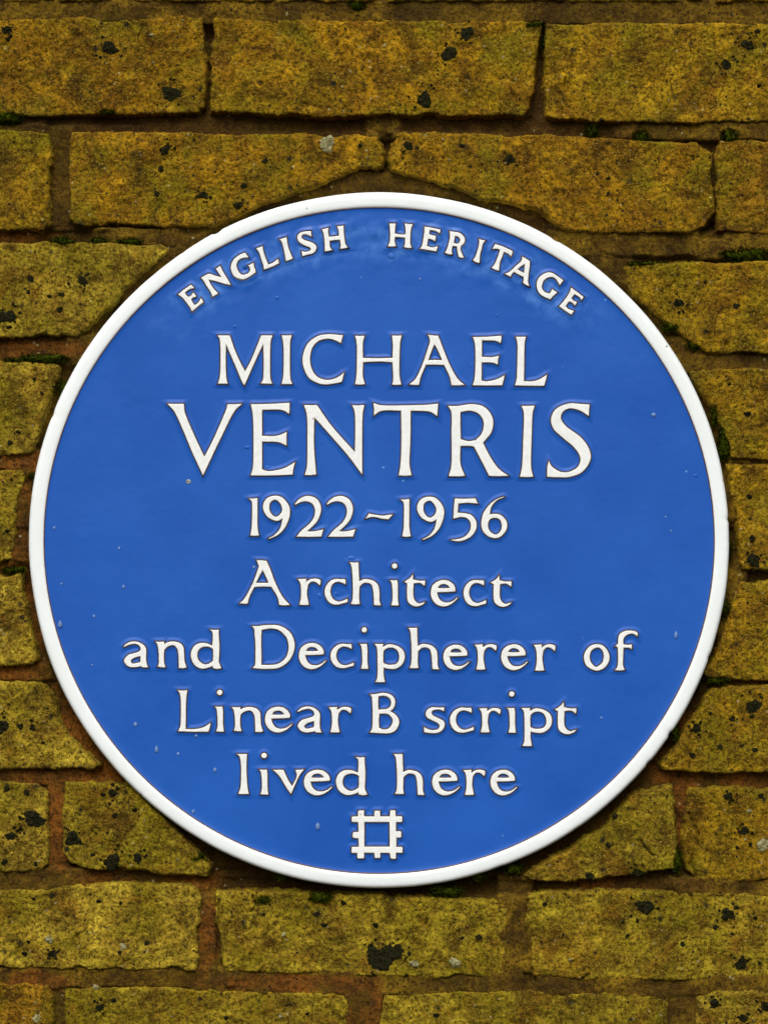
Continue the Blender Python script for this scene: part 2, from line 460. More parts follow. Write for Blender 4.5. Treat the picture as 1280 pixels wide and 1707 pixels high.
DEEP = [(643, 255, 5, 26, 14), (1186, 385, 14, 10, 14), (660, 206, 250, 8, 5), (895, 130, 8, 60, 6), (98, 300, 8, 70, 4), (350, 110, 4, 70, 6), (120, 196, 120, 6, 6),
        (1130, 1400, 5, 40, 6), (1135, 1440, 14, 10, 8), (450, 1470, 90, 14, 6), (800, 1478, 90, 12, 5), (385, 1450, 30, 30, 6), (120, 395, 60, 6, 5), (640, 1480, 320, 8, 7), (330, 1420, 40, 40, 6), (920, 1430, 60, 40, 6), (1175, 500, 20, 60, 3), (368, 1560, 3, 60, 8), (884, 1640, 6, 12, 8)]
for (fx, fy, rx, ry, a) in DEEP:
    u = np.maximum(np.abs(px - fx) / (rx + 5), np.abs(py - fy) / (ry + 5)) + 0.15 * fbm(px, py, 20, 2, 110)
    z = z - a * np.clip((1.1 - u) / 0.3, 0, 1)
RUST = [(95, 1380, 30, 80), (230, 1468, 130, 22), (50, 1294, 120, 22), (130, 1200, 45, 90), (185, 1290, 50, 22), (1130, 1340, 30, 60), (1050, 1478, 110, 16), (1210, 1300, 120, 18), (1130, 1260, 60, 60),
        (38, 870, 22, 90), (20, 768, 70, 18), (60, 1010, 26, 90), (480, 1640, 120, 16), (60, 1640, 70, 20), (605, 1680, 30, 60), (345, 1560, 18, 60), (70, 580, 110, 16), (30, 392, 60, 10), (30, 945, 50, 14), (20, 1122, 60, 16), (1250, 1135, 80, 10)]
rust = np.zeros_like(z)
for (fx, fy, rx, ry) in RUST:
    u = np.hypot((px - fx) / rx, (py - fy) / ry) + 0.3 * fbm(px, py, 30, 3, 160)
    rust = np.maximum(rust, np.clip((1.25 - u) / 0.5, 0, 1))
ochre = np.clip(rise / 14.0, 0, 1) * np.clip(0.75 + 0.5 * fbm(px, py, 40, 3, 170), 0, 1)
ochre = np.maximum(ochre, 0.8 * np.clip(1.6 - np.abs(pr - 600) / 20, 0, 1) * np.clip(0.3 + 0.9 * fbm(px, py, 50, 3, 180), 0, 1) * (py < 900))
mort = grid_mesh("mortar", xs, ys, px, py, z, pr > 560, (0, 0, H0), {"rust": rust, "ochre": ochre})
link("mortar", mort, M_mortar, wall, (0, 0, H0))
bk = P3(np.array([-480, 1720, 1720, -480.]), np.array([-332, -332, 1965, 1965.]), np.full(4, -60.0))
bf = P3(np.array([-480, 1720, 1720, -480.]), np.array([-332, -332, 1965, 1965.]), np.full(4, -230.0))
me = mesh_np("wall_core", np.concatenate([bk, bf]), [[0, 3, 2, 1], [4, 5, 6, 7], [0, 1, 5, 4], [1, 2, 6, 5], [2, 3, 7, 6], [3, 0, 4, 7]], False)
link("wall_core", me, M_mortar, wall)

# ------------------------------------------------------------------ lichen on the bricks
LICH = """183,80,14 285,155,16 12,50,9 748,90,14 778,55,13 707,167,15 1210,108,10 1245,75,11 1262,52,6 1265,143,5
275,250,10 268,282,7 262,323,7 340,325,8 407,310,7 398,342,8 442,268,7 600,243,5 680,243,9 850,265,9 770,243,6 1013,298,4 995,290,4 1013,323,4
52,465,7 138,468,9 103,491,6 15,528,13 4,528,11 100,516,7 48,487,5 115,473,4 83,494,5 1130,505,9 1227,510,7 1175,470,3
17,738,6 70,655,4 30,720,5 58,632,4 1245,690,7 1215,640,4 1253,898,7 1255,935,13 1248,828,6 20,800,3 12,885,5
2,1212,15 35,1211,7 55,1213,7 73,1238,4 80,1181,3 53,1201,4 1255,1177,14 1220,1198,7 1160,1214,9 1153,1259,7 1200,1245,6 1257,1250,6 1236,1243,4 1183,1189,4
12,1315,7 45,1322,7 58,1366,17 50,1360,11 18,1394,9 8,1437,7 60,1440,5 35,1382,5 188,1322,8 172,1325,5 122,1400,13 120,1392,9 187,1437,16 230,1430,9 183,1340,4 180,1388,3 155,1425,5 225,1350,4 192,1360,6
1025,1361,6 1013,1408,6 1062,1454,8 982,1460,8 1213,1327,8 1240,1385,9 1250,1408,5 1268,1327,6 1228,1413,4
42,1590,6 88,1590,8 245,1572,6 200,1588,5 202,1505,4 48,1570,4 57,1498,4 165,1502,5 639,1597,27 660,1588,15 620,1586,12 626,1543,6 798,1563,7 540,1542,6 528,1524,7 770,1564,4 682,1590,5 440,1525,4 572,1505,6
1075,1512,15 1037,1537,4 1045,1560,5 1062,1535,4 1137,1574,6 1213,1523,11 1207,1530,7 1227,1513,6 1192,1546,6 1235,1607,12 1265,1605,4 1258,1530,5 908,1507,5 1220,1557,4
167,1680,8 190,1668,6 1190,1672,9 1237,1697,8 1276,1678,10 727,1693,6 512,1690,4 377,1697,5"""
PALE = "545,240,15 82,1566,8 758,1605,10 690,1607,8 1248,1352,5 1272,1408,13 62,1698,8 205,1578,7 468,1694,5 253,58,4 160,1647,6 950,1600,4 473,1558,5"
LICH = [(*map(float, s.split(",")), 0) for s in LICH.split()] + [(*map(float, s.split(",")), 1) for s in PALE.split()]
SAT = []
for (lx, ly, lr, pale) in LICH:
    if not pale and lr >= 8:
        for k in range(7):
            aa = rng.random() * 6.28; q_ = lr * (0.95 + 1.0 * rng.random())
            SAT.append((lx + q_ * math.cos(aa), ly + q_ * math.sin(aa), 1.6 + 2.2 * rng.random(), 0))
LICH = LICH + SAT
def inside(x, y, poly):
    return poly_sdf(np.array([x]), np.array([y]), poly)[0] > -3
for li, (lx, ly, lr, pale) in enumerate(LICH):
    host = None
    for hb in bricks:
        if inside(lx, ly, hb[1]):
            host = hb; break
    if host is None:
        continue
    o_, poly, face, cy_, tl, org = host
    NA = 18 if lr < 8 else 30
    NR = 3 if lr < 8 else 6
    th = np.arange(NA) / NA * 2 * math.pi
    lobe = 1 + 0.13 * np.sin(2 * th + li) + 0.09 * np.sin(3 * th + 2.3 * li) + 0.07 * np.sin(5 * th + 1.7 * li) + 0.26 * (rng.random(NA) - 0.5)
    vs = [(lx, ly, 0.0)]
    fr = [0.0]
    for k in range(1, NR + 1):
        f = k / NR
        for a in range(NA):
            vs.append((lx + lr * lobe[a] * f * math.cos(th[a]), ly + lr * 0.9 * lobe[a] * f * math.sin(th[a]), f))
    vs = np.array(vs)
    hz = face + tl * (vs[:, 1] - cy_) + relief(vs[:, 0], vs[:, 1])
    thick = np.where(vs[:, 2] > 0.99, -1.6, 0.6 * (1 - vs[:, 2] ** 3) + 0.6) + np.where(vs[:, 2] > 0.99, 0, 0.9 * (rng.random(len(vs)) - 0.5))
    co = P3(vs[:, 0], vs[:, 1], hz + thick) - org
    fc = []
    for a in range(NA):
        b = (a + 1) % NA
        fc.append((0, 1 + b, 1 + a))
        for k in range(NR - 1):
            p, q = 1 + k * NA, 1 + (k + 1) * NA
            fc.append((p + a, p + b, q + b)); fc.append((p + a, q + b, q + a))
    me = mesh_np("lichen", co, np.array(fc))
    link("lichen", me, M_pale if pale else M_lichen, o_)

# ------------------------------------------------------------------ moss cushions in the joints
MOSS = [(12, 196, 24, 10), (104, 402, 18, 7), (165, 402, 14, 6), (218, 403, 20, 6), (75, 598, 36, 8), (30, 600, 20, 4), (595, 8, 13, 12), (1150, 262, 22, 12),
        (1215, 228, 12, 13), (985, 218, 10, 11), (1068, 229, 12, 12), (1245, 425, 40, 11), (1075, 440, 28, 4), (1205, 742, 10, 28), (1190, 690, 5, 20),
        (1208, 1012, 6, 14), (1195, 1135, 16, 5), (1124, 1220, 8, 14), (745, 1487, 26, 7), (728, 1481, 14, 5), (535, 1497, 20, 9), (795, 1462, 14, 8), (470, 1462, 11, 6),
        (25, 950, 20, 5), (892, 41, 14, 6), (908, 70, 5, 12), (1128, 1435, 6, 20), (855, 1448, 14, 10), (1063, 1452, 10, 6), (105, 650, 6, 16),
        (330, 1432, 12, 8), (180, 187, 12, 4), (1120, 545, 16, 8), (1158, 575, 12, 8), (440, 1500, 14, 6), (1160, 1140, 8, 5), (60, 793, 14, 4), (1215, 915, 5, 12)]
for mi, (mx, my, rx, ry) in enumerate(MOSS):
    r2 = np.random.default_rng(300 + mi)
    n = int(120 + rx * ry * 2.2)
    a = r2.random(n) * 2 * math.pi; rr = np.sqrt(r2.random(n))
    bx = mx + rx * 1.15 * rr * np.cos(a) + r2.normal(0, 2.2, n); by = my + ry * 1.15 * rr * np.sin(a) + r2.normal(0, 1.6, n)
    top = -3 + 5.5 * (1 - rr ** 2)
    bz = np.full(n, -13.0)
    ln = 3.2 + 3 * r2.random(n)
    dx = r2.normal(0, 1.6, n) + 1.5 * np.cos(a) * rr; dy = r2.normal(0, 1.6, n) - 0.6
    wd = 0.9 + 0.5 * r2.random(n); wa = r2.random(n) * math.pi
    v0 = P3(bx - wd * np.cos(wa), by - wd * np.sin(wa), top - ln * 0.8)
    v1 = P3(bx + wd * np.cos(wa), by + wd * np.sin(wa), top - ln * 0.8)
    v2 = P3(bx + dx, by + dy, top + ln * 0.5)
    co = np.stack([v0, v1, v2], 1).reshape(-1, 3)
    # a rough cushion under the shoots
    NA, NR = 20, 4
    cs = [(mx, my, 1.5)]
    for k in range(1, NR + 1):
        f = k / NR
        for q in range(NA):
            t_ = q / NA * 2 * math.pi
            wob = 1 + 0.18 * math.sin(3 * t_ + mi) + 0.2 * (r2.random() - 0.5)
            cs.append((mx + rx * f * wob * math.cos(t_), my + ry * f * wob * math.sin(t_), (-4 + 5.5 * (1 - f * f) + 1.5 * (r2.random() - 0.5)) if k < NR else -15))
    cs = np.array(cs)
    base = len(co)
    co = np.concatenate([co, P3(cs[:, 0], cs[:, 1], cs[:, 2])])
    fc = [(3 * i, 3 * i + 1, 3 * i + 2) for i in range(n)]
    for q in range(NA):
        b = (q + 1) % NA
        fc.append((base, base + 1 + b, base + 1 + q))
        for k in range(NR - 1):
            p, s = base + 1 + k * NA, base + 1 + (k + 1) * NA
            fc.append((p + q, p + b, s + b)); fc.append((p + q, s + b, s + q))
    org = P3(mx, my, -12.0)
    me = mesh_np("moss", co - org, np.array(fc), False)
    link("moss", me, M_moss, wall, org)

# ------------------------------------------------------------------ the plaque
plaque = bpy.data.objects.new("plaque", None)
scene.collection.objects.link(plaque)
PORG = P3(PCX, PCY, 0.0)
plaque.location = PORG
plaque["label"] = "round blue glazed plaque with raised white lettering and white rim set in brick wall"
plaque["category"] = "plaque"
ZF = 11.0

def face_z(x, y):
    r = np.hypot((x - PCX) / PRX, (y - PCY) / PRY) * 580
    an = np.arctan2(x - PCX, PCY - y)
    band = np.exp(-((r - 505) / 42.0) ** 2) * np.exp(-(an / 0.72) ** 4)
    z = ZF + 0.5 * fbm(x, y, 160, 2, 120) + band * (1.3 * fbm(x, y, 26, 2, 130))
    z = z + 2.0 * np.exp(-((556 - r) / 4.0))
    return z

NA = 480
rads = np.concatenate([np.linspace(2, 400, 130), np.linspace(402.5, 540, 56), np.array([543, 546, 548, 550, 552, 553.5, 555])])
th = np.arange(NA) / NA * 2 * math.pi
rr, tt = np.meshgrid(rads, th, indexing='ij')
px = PCX + rr * np.sin(tt) * PRX / 580; py = PCY - rr * np.cos(tt) * PRY / 580
pz = face_z(px, py)
co = np.concatenate([P3(px.ravel(), py.ravel(), pz.ravel()), P3(np.array([PCX]), np.array([PCY]), face_z(np.array([PCX]), np.array([PCY])))]) - PORG
nr = len(rads)
fc = []
i0, j0 = np.meshgrid(np.arange(nr - 1), np.arange(NA), indexing='ij')
j1 = (j0 + 1) % NA
q = np.stack([i0 * NA + j0, (i0 + 1) * NA + j0, (i0 + 1) * NA + j1, i0 * NA + j1], -1).reshape(-1, 4)
cap = np.array([[nr * NA, j, (j + 1) % NA, (j + 1) % NA] for j in range(NA)])
tri = np.concatenate([q[:, [0, 1, 2]], q[:, [0, 2, 3]], cap[:, :3]])
me = mesh_np("blue_face", co, tri)
link("blue_face", me, M_blue, plaque)

def ring(name, prof, mat, wob_r, NA=720):
    """prof: radius, height, share of the wobble"""
    th = np.arange(NA) / NA * 2 * math.pi
    cx_, sx_ = np.cos(th), np.sin(th)
    w1 = 0.6 * fbm(40 + 8 * cx_, 40 + 8 * sx_, 1.6, 3, 140) + 1.0 * np.clip(fbm(90 + 30 * cx_, 90 + 30 * sx_, 1.0, 2, 150) - 0.75, 0, 1) * -4
    P = []
    for (r, z_, ws) in prof:
        r_ = r + ws * wob_r * w1
        P.append(P3(PCX + r_ * sx_ * PRX / 580, PCY - r_ * cx_ * PRY / 580, z_ + 0.35 * ws * w1 + 0 * sx_))
    co = np.concatenate(P) - PORG
    m = len(prof)
    i0, j0 = np.meshgrid(np.arange(m - 1), np.arange(NA), indexing='ij')
    j1 = (j0 + 1) % NA
    q = np.stack([i0 * NA + j0, (i0 + 1) * NA + j0, (i0 + 1) * NA + j1, i0 * NA + j1], -1).reshape(-1, 4)
    return link(name, mesh_np(name, co, q), mat, plaque)

rim = ring("rim", [(554.5, 10.0, 0), (555.5, 13.0, 0.1), (557.5, 14.0, 0.2), (562, 14.3, 0.3), (569, 14.3, 0.5), (574, 14.0, 0.7), (577.2, 12.9, 0.9),
                   (579.4, 10.2, 1), (580.5, 6.0, 1), (580.8, 0.0, 1), (580.8, -30.0, 1)], M_white, 1.0)
ring("rim_outline", [(553.4, 11.0, 0), (553.9, 12.9, 0), (554.6, 13.5, 0), (555.4, 13.4, 0), (556.0, 12.4, 0)], M_rimline, 0.0)
back = mesh_np("body", np.concatenate([P3(PCX + 575 * np.sin(th), PCY - 572 * np.cos(th), np.full(NA if False else len(th), zz)) for zz in (8.0, -40.0)]) - PORG,
               [[j, j + 480, (j + 1) % 480 + 480, (j + 1) % 480] for j in range(480)])
link("body", back, M_white, plaque)

# ------------------------------------------------------------------ lettering, each character traced from the raised white shapes
# x y scale of the measuring window | contours (';'), '!' marks a corner, the rest is a smooth curve
G = {}
def glyph(key, ox, oy, s, text):
    cs = []
    for c in text.split(";"):
        pts = []
        for tok in c.split():
            cor = tok.endswith("!")
            x, y = tok.rstrip("!").split(",")
            pts.append((ox + float(x) / s, oy + float(y) / s, cor))
        cs.append(pts)
    G[key] = cs

def dot(x, y, r):
    return " ".join("%.1f,%.1f" % (x + r * math.cos(a), y + r * math.sin(a)) for a in [i * math.pi / 5 for i in range(10)])

a = (290, 440, 12.8)
glyph("E1", *a, "100,665! 200,580 290,515 380,455! 408,482 438,510! 437,535! 380,540 300,580 250,630! 275,675 325,715! 370,695 425,620! 455,655 485,690! 478,720! 430,722 380,765! 405,820 455,890! 530,835 590,740! 620,780 640,830! 560,890 400,1025! 350,930 220,760 160,705")
glyph("N1", *a, "590,310! 660,265 745,218! 820,235 900,266 1025,295! 980,230 905,115! 950,85 1000,50! 1060,180 1140,310 1225,460! 1100,440 900,380 750,348! 800,450 870,550 955,640! 890,680 830,715! 800,620 700,470 650,380")
a = (380, 390, 12.8)
glyph("G1", *a, "375,412! 250,465 130,565 75,690 85,810 150,920 270,975 380,970 500,905 600,835! 595,780 570,720 555,630! 500,660 435,690! 470,720 485,790! 440,850 340,885 270,855 220,780 195,690 220,600 290,540 380,520 445,520! 420,470")
glyph("L1", *a, "615,325! 680,300 745,275! 770,400 810,520 868,665! 960,630 1075,545! 1090,590 1095,640! 1000,690 880,740 775,775! 765,690 715,540 680,430")
a = (460, 370, 9.846)
glyph("I1", *a, "65,295! 120,280 180,262! 195,370 225,480 285,610! 230,635 170,655! 150,540 120,400 95,335")
glyph("S1", *a, "580,160! 500,165 420,180 365,225 355,280 385,340 460,390 550,425 575,455 555,485 490,500 425,490! 430,530 440,572! 520,550 600,530 650,490 670,430 640,375 560,335 470,305 425,265 440,225 490,215 590,250! 582,200")
glyph("H1", *a, "755,138! 800,125 868,110! 860,170 872,255! 950,250 1035,238! 1030,160 1005,85! 1060,80 1113,72! 1115,180 1130,300 1145,380 1180,432! 1120,445 1055,455! 1065,400 1055,308! 970,310 880,325! 890,420 925,475! 870,485 805,495! 805,420 795,280 780,190")
a = (640, 365, 12.8)
glyph("H2", *a, "115,112! 180,115 250,112! 240,200 230,325! 330,345 455,345! 460,250 440,112! 530,125 615,130! 575,230 560,400 560,540 590,630! 500,635 425,615! 445,550 450,415! 340,405 235,400! 225,480 255,600! 170,605 85,600! 120,500 130,350 125,220")
glyph("E2", *a, "858,178! 1000,200 1195,240! 1195,290 1185,325! 1100,275 975,250! 960,340! 1040,365 1100,370! 1100,430 1080,490! 1020,455 940,435! 915,590! 1000,620 1060,620 1145,600! 1130,650 1110,710! 950,680 765,650! 810,580 835,430 855,300")
a = (730, 380, 12.8)
glyph("R1", *a, "240,80! 330,95 430,110 520,165 565,240 555,330 480,410! 480,500 545,640! 500,655 435,630! 415,540 400,415! 355,405 305,400! 290,480 300,580! 220,575 145,545! 190,450 235,290 250,180;355,190! 410,195 460,240 465,290 430,340 385,350 335,335! 345,260")
glyph("I2", *a, "868,250! 930,270 1000,285! 950,360 920,480 890,590 880,760! 810,750 740,710! 800,600 850,440 870,330")
a = (810, 400, 14.222)
glyph("T1", *a, "205,115! 330,150 480,210 620,280! 615,340 580,405! 520,345 415,300! 380,400 320,560 300,745! 220,725 125,680! 200,580 260,440 325,255! 250,225 150,230! 175,170")
glyph("A1", *a, "850,410! 930,455 1030,520! 1025,640 1000,820 985,1010 1020,1115! 940,1085 865,1030! 880,960 880,895! 770,840 650,775! 600,830 575,890! 510,860 435,825! 560,760 700,630 820,520;910,585! 900,680 890,800! 820,760 735,715! 820,640")
a = (885, 445, 12.8)
glyph("G2", *a, "680,300! 560,215 450,145 350,132 230,180 140,270 108,380 130,510 190,600 290,660 400,705! 460,635 550,555! 500,525 440,480! 415,540 385,580! 300,555 240,500 222,420 260,310 340,245 450,230 530,290 600,405! 640,350")
glyph("E3", *a, "845,455! 960,540 1110,655! 1085,690 1065,725! 1020,660 915,590! 850,680! 900,735 970,760! 950,800 920,835! 870,780 800,745! 725,850! 790,910 905,950! 880,985 845,1030! 720,950 585,850! 660,770 750,650 815,540")
a = (350, 540, 4.4138)
glyph("M", *a, "62,88! 105,88 150,88! 185,190 220,270 262,352! 310,260 380,88! 420,88 462,88! 448,150 445,320 448,400 460,443! 420,443 378,441! 395,400 398,270 395,150! 330,290 258,455! 240,430 190,310 122,152! 120,280 125,400 135,443! 100,443 63,443! 78,380 82,240 78,130")
glyph("I3", *a, "530,88! 570,88 605,88! 592,150 592,380 608,445! 570,446 530,445! 542,380 545,240 542,150")
glyph("C1", *a, "980,88! 930,82 860,80 790,95 720,150 685,240 690,320 730,400 800,440 860,448 920,440 970,430! 980,395 988,362! 930,400 860,415 790,390 750,330 738,260 755,180 800,130 860,113 910,120 965,145! 972,115")
glyph("H3", *a, "1068,90! 1100,92 1138,90! 1125,150 1127,253! 1240,256 1342,253! 1345,160 1338,88! 1375,90 1411,88! 1398,150 1393,300 1395,390 1408,450! 1370,452 1341,450! 1348,400 1342,285! 1240,280 1127,285! 1125,380 1140,447! 1100,450 1068,447! 1078,380 1082,240 1080,150")
a = (630, 540, 4.4138)
glyph("A2", *a, "365,82! 400,88 442,90! 480,190 530,310 580,400 635,452! 580,455 540,455! 525,390 485,305! 420,303 352,303! 315,390 300,452! 260,452 230,448! 280,400 330,290 380,140! 378,110;415,152! 445,210 470,270! 420,268 370,270! 390,210")
glyph("E4", *a, "695,100! 800,98 905,90! 905,120 897,145! 860,128 762,125! 762,245! 830,248 888,238! 880,270 878,303! 840,288 760,287! 760,420! 800,425 870,410 930,380! 920,420 910,455! 800,456 695,455! 710,390 715,250 710,150")
glyph("L2", *a, "1010,98! 1045,98 1085,98! 1075,150 1072,300 1070,425! 1130,425 1185,410 1240,375! 1230,420 1218,458! 1110,458 1005,455! 1018,390 1022,250 1022,150")
a = (270, 660, 3.4595)
glyph("V", *a, "35,47! 80,48 130,47! 140,110 200,250 248,352! 300,250 370,90 380,50! 420,50 463,48! 415,100 340,250 240,460! 180,330 130,210 80,100")
glyph("E5", *a, "515,50! 620,48 738,42! 738,75 735,105! 690,83 580,82! 580,232! 660,232 722,210! 720,250 720,288! 670,268 580,265! 580,425! 620,435 700,420 770,383! 760,420 755,455! 640,460 515,460! 528,400 530,250 527,120")
glyph("N2", *a, "820,55! 860,55 895,55! 980,175 1113,325! 1115,200 1112,100 1097,55! 1130,57 1167,55! 1157,120 1155,300 1155,455! 1060,330 880,125! 878,280 890,455! 855,458 825,457! 838,400 840,250 838,120")
a = (620, 660, 3.3684)
glyph("T2", *a, "8,42! 60,55 190,55 300,52 370,45! 368,80 365,115! 320,90 217,85! 215,250 210,380 222,447! 185,450 150,447! 160,380 165,250 163,85! 60,85 10,112! 12,80")
glyph("R2", *a, "425,58! 480,58 560,48 630,65 675,125 670,200 622,265! 660,340 710,410 765,450! 700,452 655,450! 620,380 570,285! 535,282 495,283! 495,380 520,450! 480,453 430,452! 445,380 445,200 445,100;495,92! 550,85 600,105 625,150 615,210 580,250! 540,255 497,245! 495,170")
glyph("I4", *a, "838,58! 870,58 910,57! 898,110 893,250 890,390 902,455! 865,457 828,455! 840,390 846,250 850,110")
glyph("S2", *a, "1218,50! 1180,48 1100,45 1030,75 1002,130 1015,185 1060,230 1130,290 1165,345 1155,395 1110,425 1060,428 1010,400 988,365! 980,410 980,455! 1040,458 1110,455 1180,425 1222,360 1215,300 1170,235 1090,175 1058,130 1070,90 1110,72 1165,85 1213,115! 1215,80")
a = (400, 815, 5.3333)
glyph("1", *a, "82,87! 120,87 160,82! 160,200 160,330 172,415! 135,418 97,415! 108,340 112,230 112,140 105,110")
glyph("9", *a, "257,440! 310,410 360,350 383,262! 340,285 290,275 240,240 210,180 215,125 250,80 310,62 370,72 420,120 447,180 440,260 400,350 340,410 262,445!;320,98 360,130 378,180 365,220 325,248 285,225 265,175 275,120")
glyph("2", *a, "490,135! 520,100 570,70 630,65 690,95 722,160 715,230 680,300 600,378! 660,378 745,360! 735,390 725,425! 620,427 505,425! 550,370 620,310 660,250 668,180 640,130 590,112 540,120 495,142!")
a = (600, 815, 4.9231)
glyph("~", *a, "45,245! 75,203! 120,212 180,220 230,215 270,210! 235,250! 180,245 120,232 80,235")
glyph("5", *a, "775,80! 860,82 945,78! 965,122! 880,115 805,122! 800,195! 850,200 910,215 950,265 950,330 910,390 840,425 790,430 742,418! 800,412 860,390 900,340 905,285 880,245 830,232 765,245! 768,160")
glyph("6", *a, "1180,68! 1120,95 1075,150 1062,210! 1110,205 1160,220 1200,270 1200,330 1160,385 1110,405 1050,390 1005,345 992,280 1010,200 1060,130 1120,85 1175,65!;1105,238 1145,255 1160,300 1150,345 1115,375 1070,355 1048,310 1060,255")
a = (390, 920, 5.3333)
glyph("A3", *a, "205,75! 250,75 295,80! 325,150 370,270 430,390 500,472! 450,475 405,470! 390,400 335,310! 260,308 185,312! 145,390 125,460! 90,460 55,457! 100,410 170,280 225,130! 215,100;260,162! 285,215 310,275! 255,275 200,275! 230,215")
glyph("r", *a, "570,242! 605,240 645,238! 645,265! 690,240 740,238 772,250! 772,275 765,298! 730,270 690,265 660,295! 652,370 668,470! 625,472 585,470! 598,400 598,320 590,275")
a = (495, 1035, 10.667)
glyph("c", *a, "970,410! 890,410 800,405 700,440 620,530 600,640 640,750 720,820 830,838 930,815 1010,795! 1015,770 1010,738! 930,770 850,785 770,755 715,680 705,590 740,500 820,455 900,465 975,495! 978,450")
glyph("e", *a, "150,605! 330,600 480,590! 480,530 440,460 360,405 270,390 160,415 70,490 38,610 60,720 130,810 240,855 350,840 440,790 525,710! 510,700! 440,755 350,785 260,775 200,730 165,660;165,530! 200,480 270,460 340,480 380,530! 270,535")
glyph("i", *a, "1110,405! 1180,408 1245,405! 1255,500 1255,700 1268,850! 1200,850 1140,845! 1160,750 1160,600 1150,480 1135,430;" + dot(1198, 157, 48))
a = (600, 1035, 9.143)
glyph("h", *a, "735,103! 800,105 870,103! 872,200 880,380! 950,350 1030,355 1110,385 1165,450 1180,550 1180,660 1200,735! 1150,735 1100,730! 1095,620 1085,510 1060,430 1000,403 940,410 885,460! 880,560 880,650 890,715! 830,720 755,715! 780,640 785,450 775,250 765,160")
glyph("p", *a, "222,348! 290,350 352,348! 350,395! 420,358 500,358 600,395 665,460 682,550 655,640 590,705 510,730 430,725 362,710! 360,800 380,930! 310,932 238,928! 265,850 268,650 265,480 255,400;360,455! 410,415 490,405 560,440 595,520 590,600 550,650 480,665 410,660 358,640! 355,550")
a = (620, 920, 5.12)
glyph("t", *a, "275,255! 320,225 348,190! 350,235! 400,245 452,245! 452,268 447,290! 410,265 355,268! 352,330 355,390 375,425 405,440 430,432 455,425! 430,450 385,465 340,455 305,420 298,350 300,270!")
a = (200, 1035, 12.8)
glyph("a", *a, "100,535! 160,480 260,440 370,440 480,480 560,550 580,640 575,800 590,920 620,985! 560,990 490,985! 470,960! 400,975 290,985 180,955 110,870 120,800 200,720 330,680 430,645 460,600 440,540 390,500 320,485 220,505 112,552!;455,745! 380,765 300,795 250,850 270,895 310,905 380,890 450,875! 455,810")
glyph("n", *a, "775,440! 870,442 955,438! 965,490! 1040,450 1130,435 1230,445 1310,480 1370,560 1385,700 1395,850 1435,990! 1370,1005 1270,1000! 1270,900 1260,700 1240,600 1190,530 1120,515 1030,550 965,610! 955,720 960,880 985,985! 900,985 820,970! 845,900 845,750 835,600 815,500")
a = (300, 1035, 12.8)
glyph("d", *a, "650,175! 740,190 840,185! 840,300 855,500 850,700 845,870 895,1005! 800,1020 715,1000! 710,955! 630,990 500,1015 380,980 290,890 250,760 255,650 310,540 400,480 500,465 600,480 700,525! 710,400 710,270 690,215;720,600! 660,560 560,545 460,570 400,640 385,740 410,830 480,895 560,925 640,900 715,850! 722,720")
a = (410, 1035, 12.8)
glyph("D", *a, "140,110! 250,110 400,90 550,85 700,95 850,160 970,270 1035,420 1045,560 1010,700 930,840 820,940 680,1005 500,1020 330,1020 150,1000! 200,940 210,800 210,500 195,300 185,180;345,190! 450,170 570,160 700,190 800,270 880,370 915,520 900,680 840,800 750,880 650,920 520,935 340,935! 340,700 335,400")
a = (960, 1035, 11.636)
glyph("o", *a, "390,450 500,470 590,560 635,690 610,810 530,910 400,960 280,930 180,850 140,730 155,620 220,520 300,465;390,512 470,540 515,620 520,720 490,810 380,890 300,830 260,750 255,660 290,570")
glyph("f", *a, "745,490! 780,455 800,430! 810,300 860,230 950,190 1060,185 1150,205 1180,235! 1180,265 1175,300! 1130,265 1070,245 990,260 920,320 900,380 905,450! 980,460 1055,455! 1070,470 1065,545! 1020,520 905,515! 900,650 895,800 900,880 930,945! 840,958 740,950! 785,890 800,750 795,505!")
a = (610, 1140, 6.7368)
glyph("s", *a, "878,262! 800,262 740,260 690,285 668,330 685,375 740,405 800,435 825,470 805,505 750,515 700,505 650,480! 650,510 650,538! 710,548 790,548 850,520 882,465 870,415 810,380 750,350 735,320 750,295 800,285 840,290 873,305! 875,285")
glyph("B", *a, "45,115! 100,112 190,98 260,110 310,145 328,200 315,260 275,305! 330,340 370,400 365,460 330,520 260,550 160,550 45,542! 70,490 75,330 70,180 63,140;140,135! 200,130 255,150 282,200 270,250 230,278 140,285! 138,210;150,333! 210,330 260,345 298,395 290,450 255,495 200,508 150,490! 145,410")
glyph("L3", 290, 1140, 3.282, "25,33! 50,35 77,33! 70,100 68,245! 120,245 165,235 203,212! 200,235 192,260! 110,260 27,257! 40,220 42,120 38,60")
a = (390, 1245, 2.6667)
glyph("l", *a, "15,30! 38,30 60,30! 58,100 62,170 68,207! 45,208 22,207! 32,170 34,90 28,45")
glyph("v", *a, "175,100! 200,100 222,100! 240,140 260,172! 280,130 275,100! 295,100 313,98! 290,130 255,208! 235,180 205,130")
glyph("emblem", 580, 1345, 12.8, "85,195! 215,190! 215,85! 235,65! 345,65! 345,190! 560,190! 565,85! 580,72! 685,72! 690,190! 890,190! 900,75! 920,62! 1010,65! 1018,190! 1145,190! 1158,210! 1155,300! 1140,312! 1025,312! 1022,505! 1120,508! 1138,530! 1135,630! 1115,645! 1035,640! 1030,840! 1150,840! 1165,865! 1165,955! 1150,970! 1020,965! 1025,1080! 1005,1098! 910,1090! 890,970! 690,968! 690,1070! 670,1080! 575,1075! 560,968! 345,965! 345,1085! 220,1088! 200,1070! 200,970! 90,970! 75,950! 80,850! 100,840! 230,840! 228,660! 120,650! 98,620! 105,545! 130,525! 225,520! 220,315! 100,310! 82,290!;352,310! 885,310! 890,835! 352,835!")

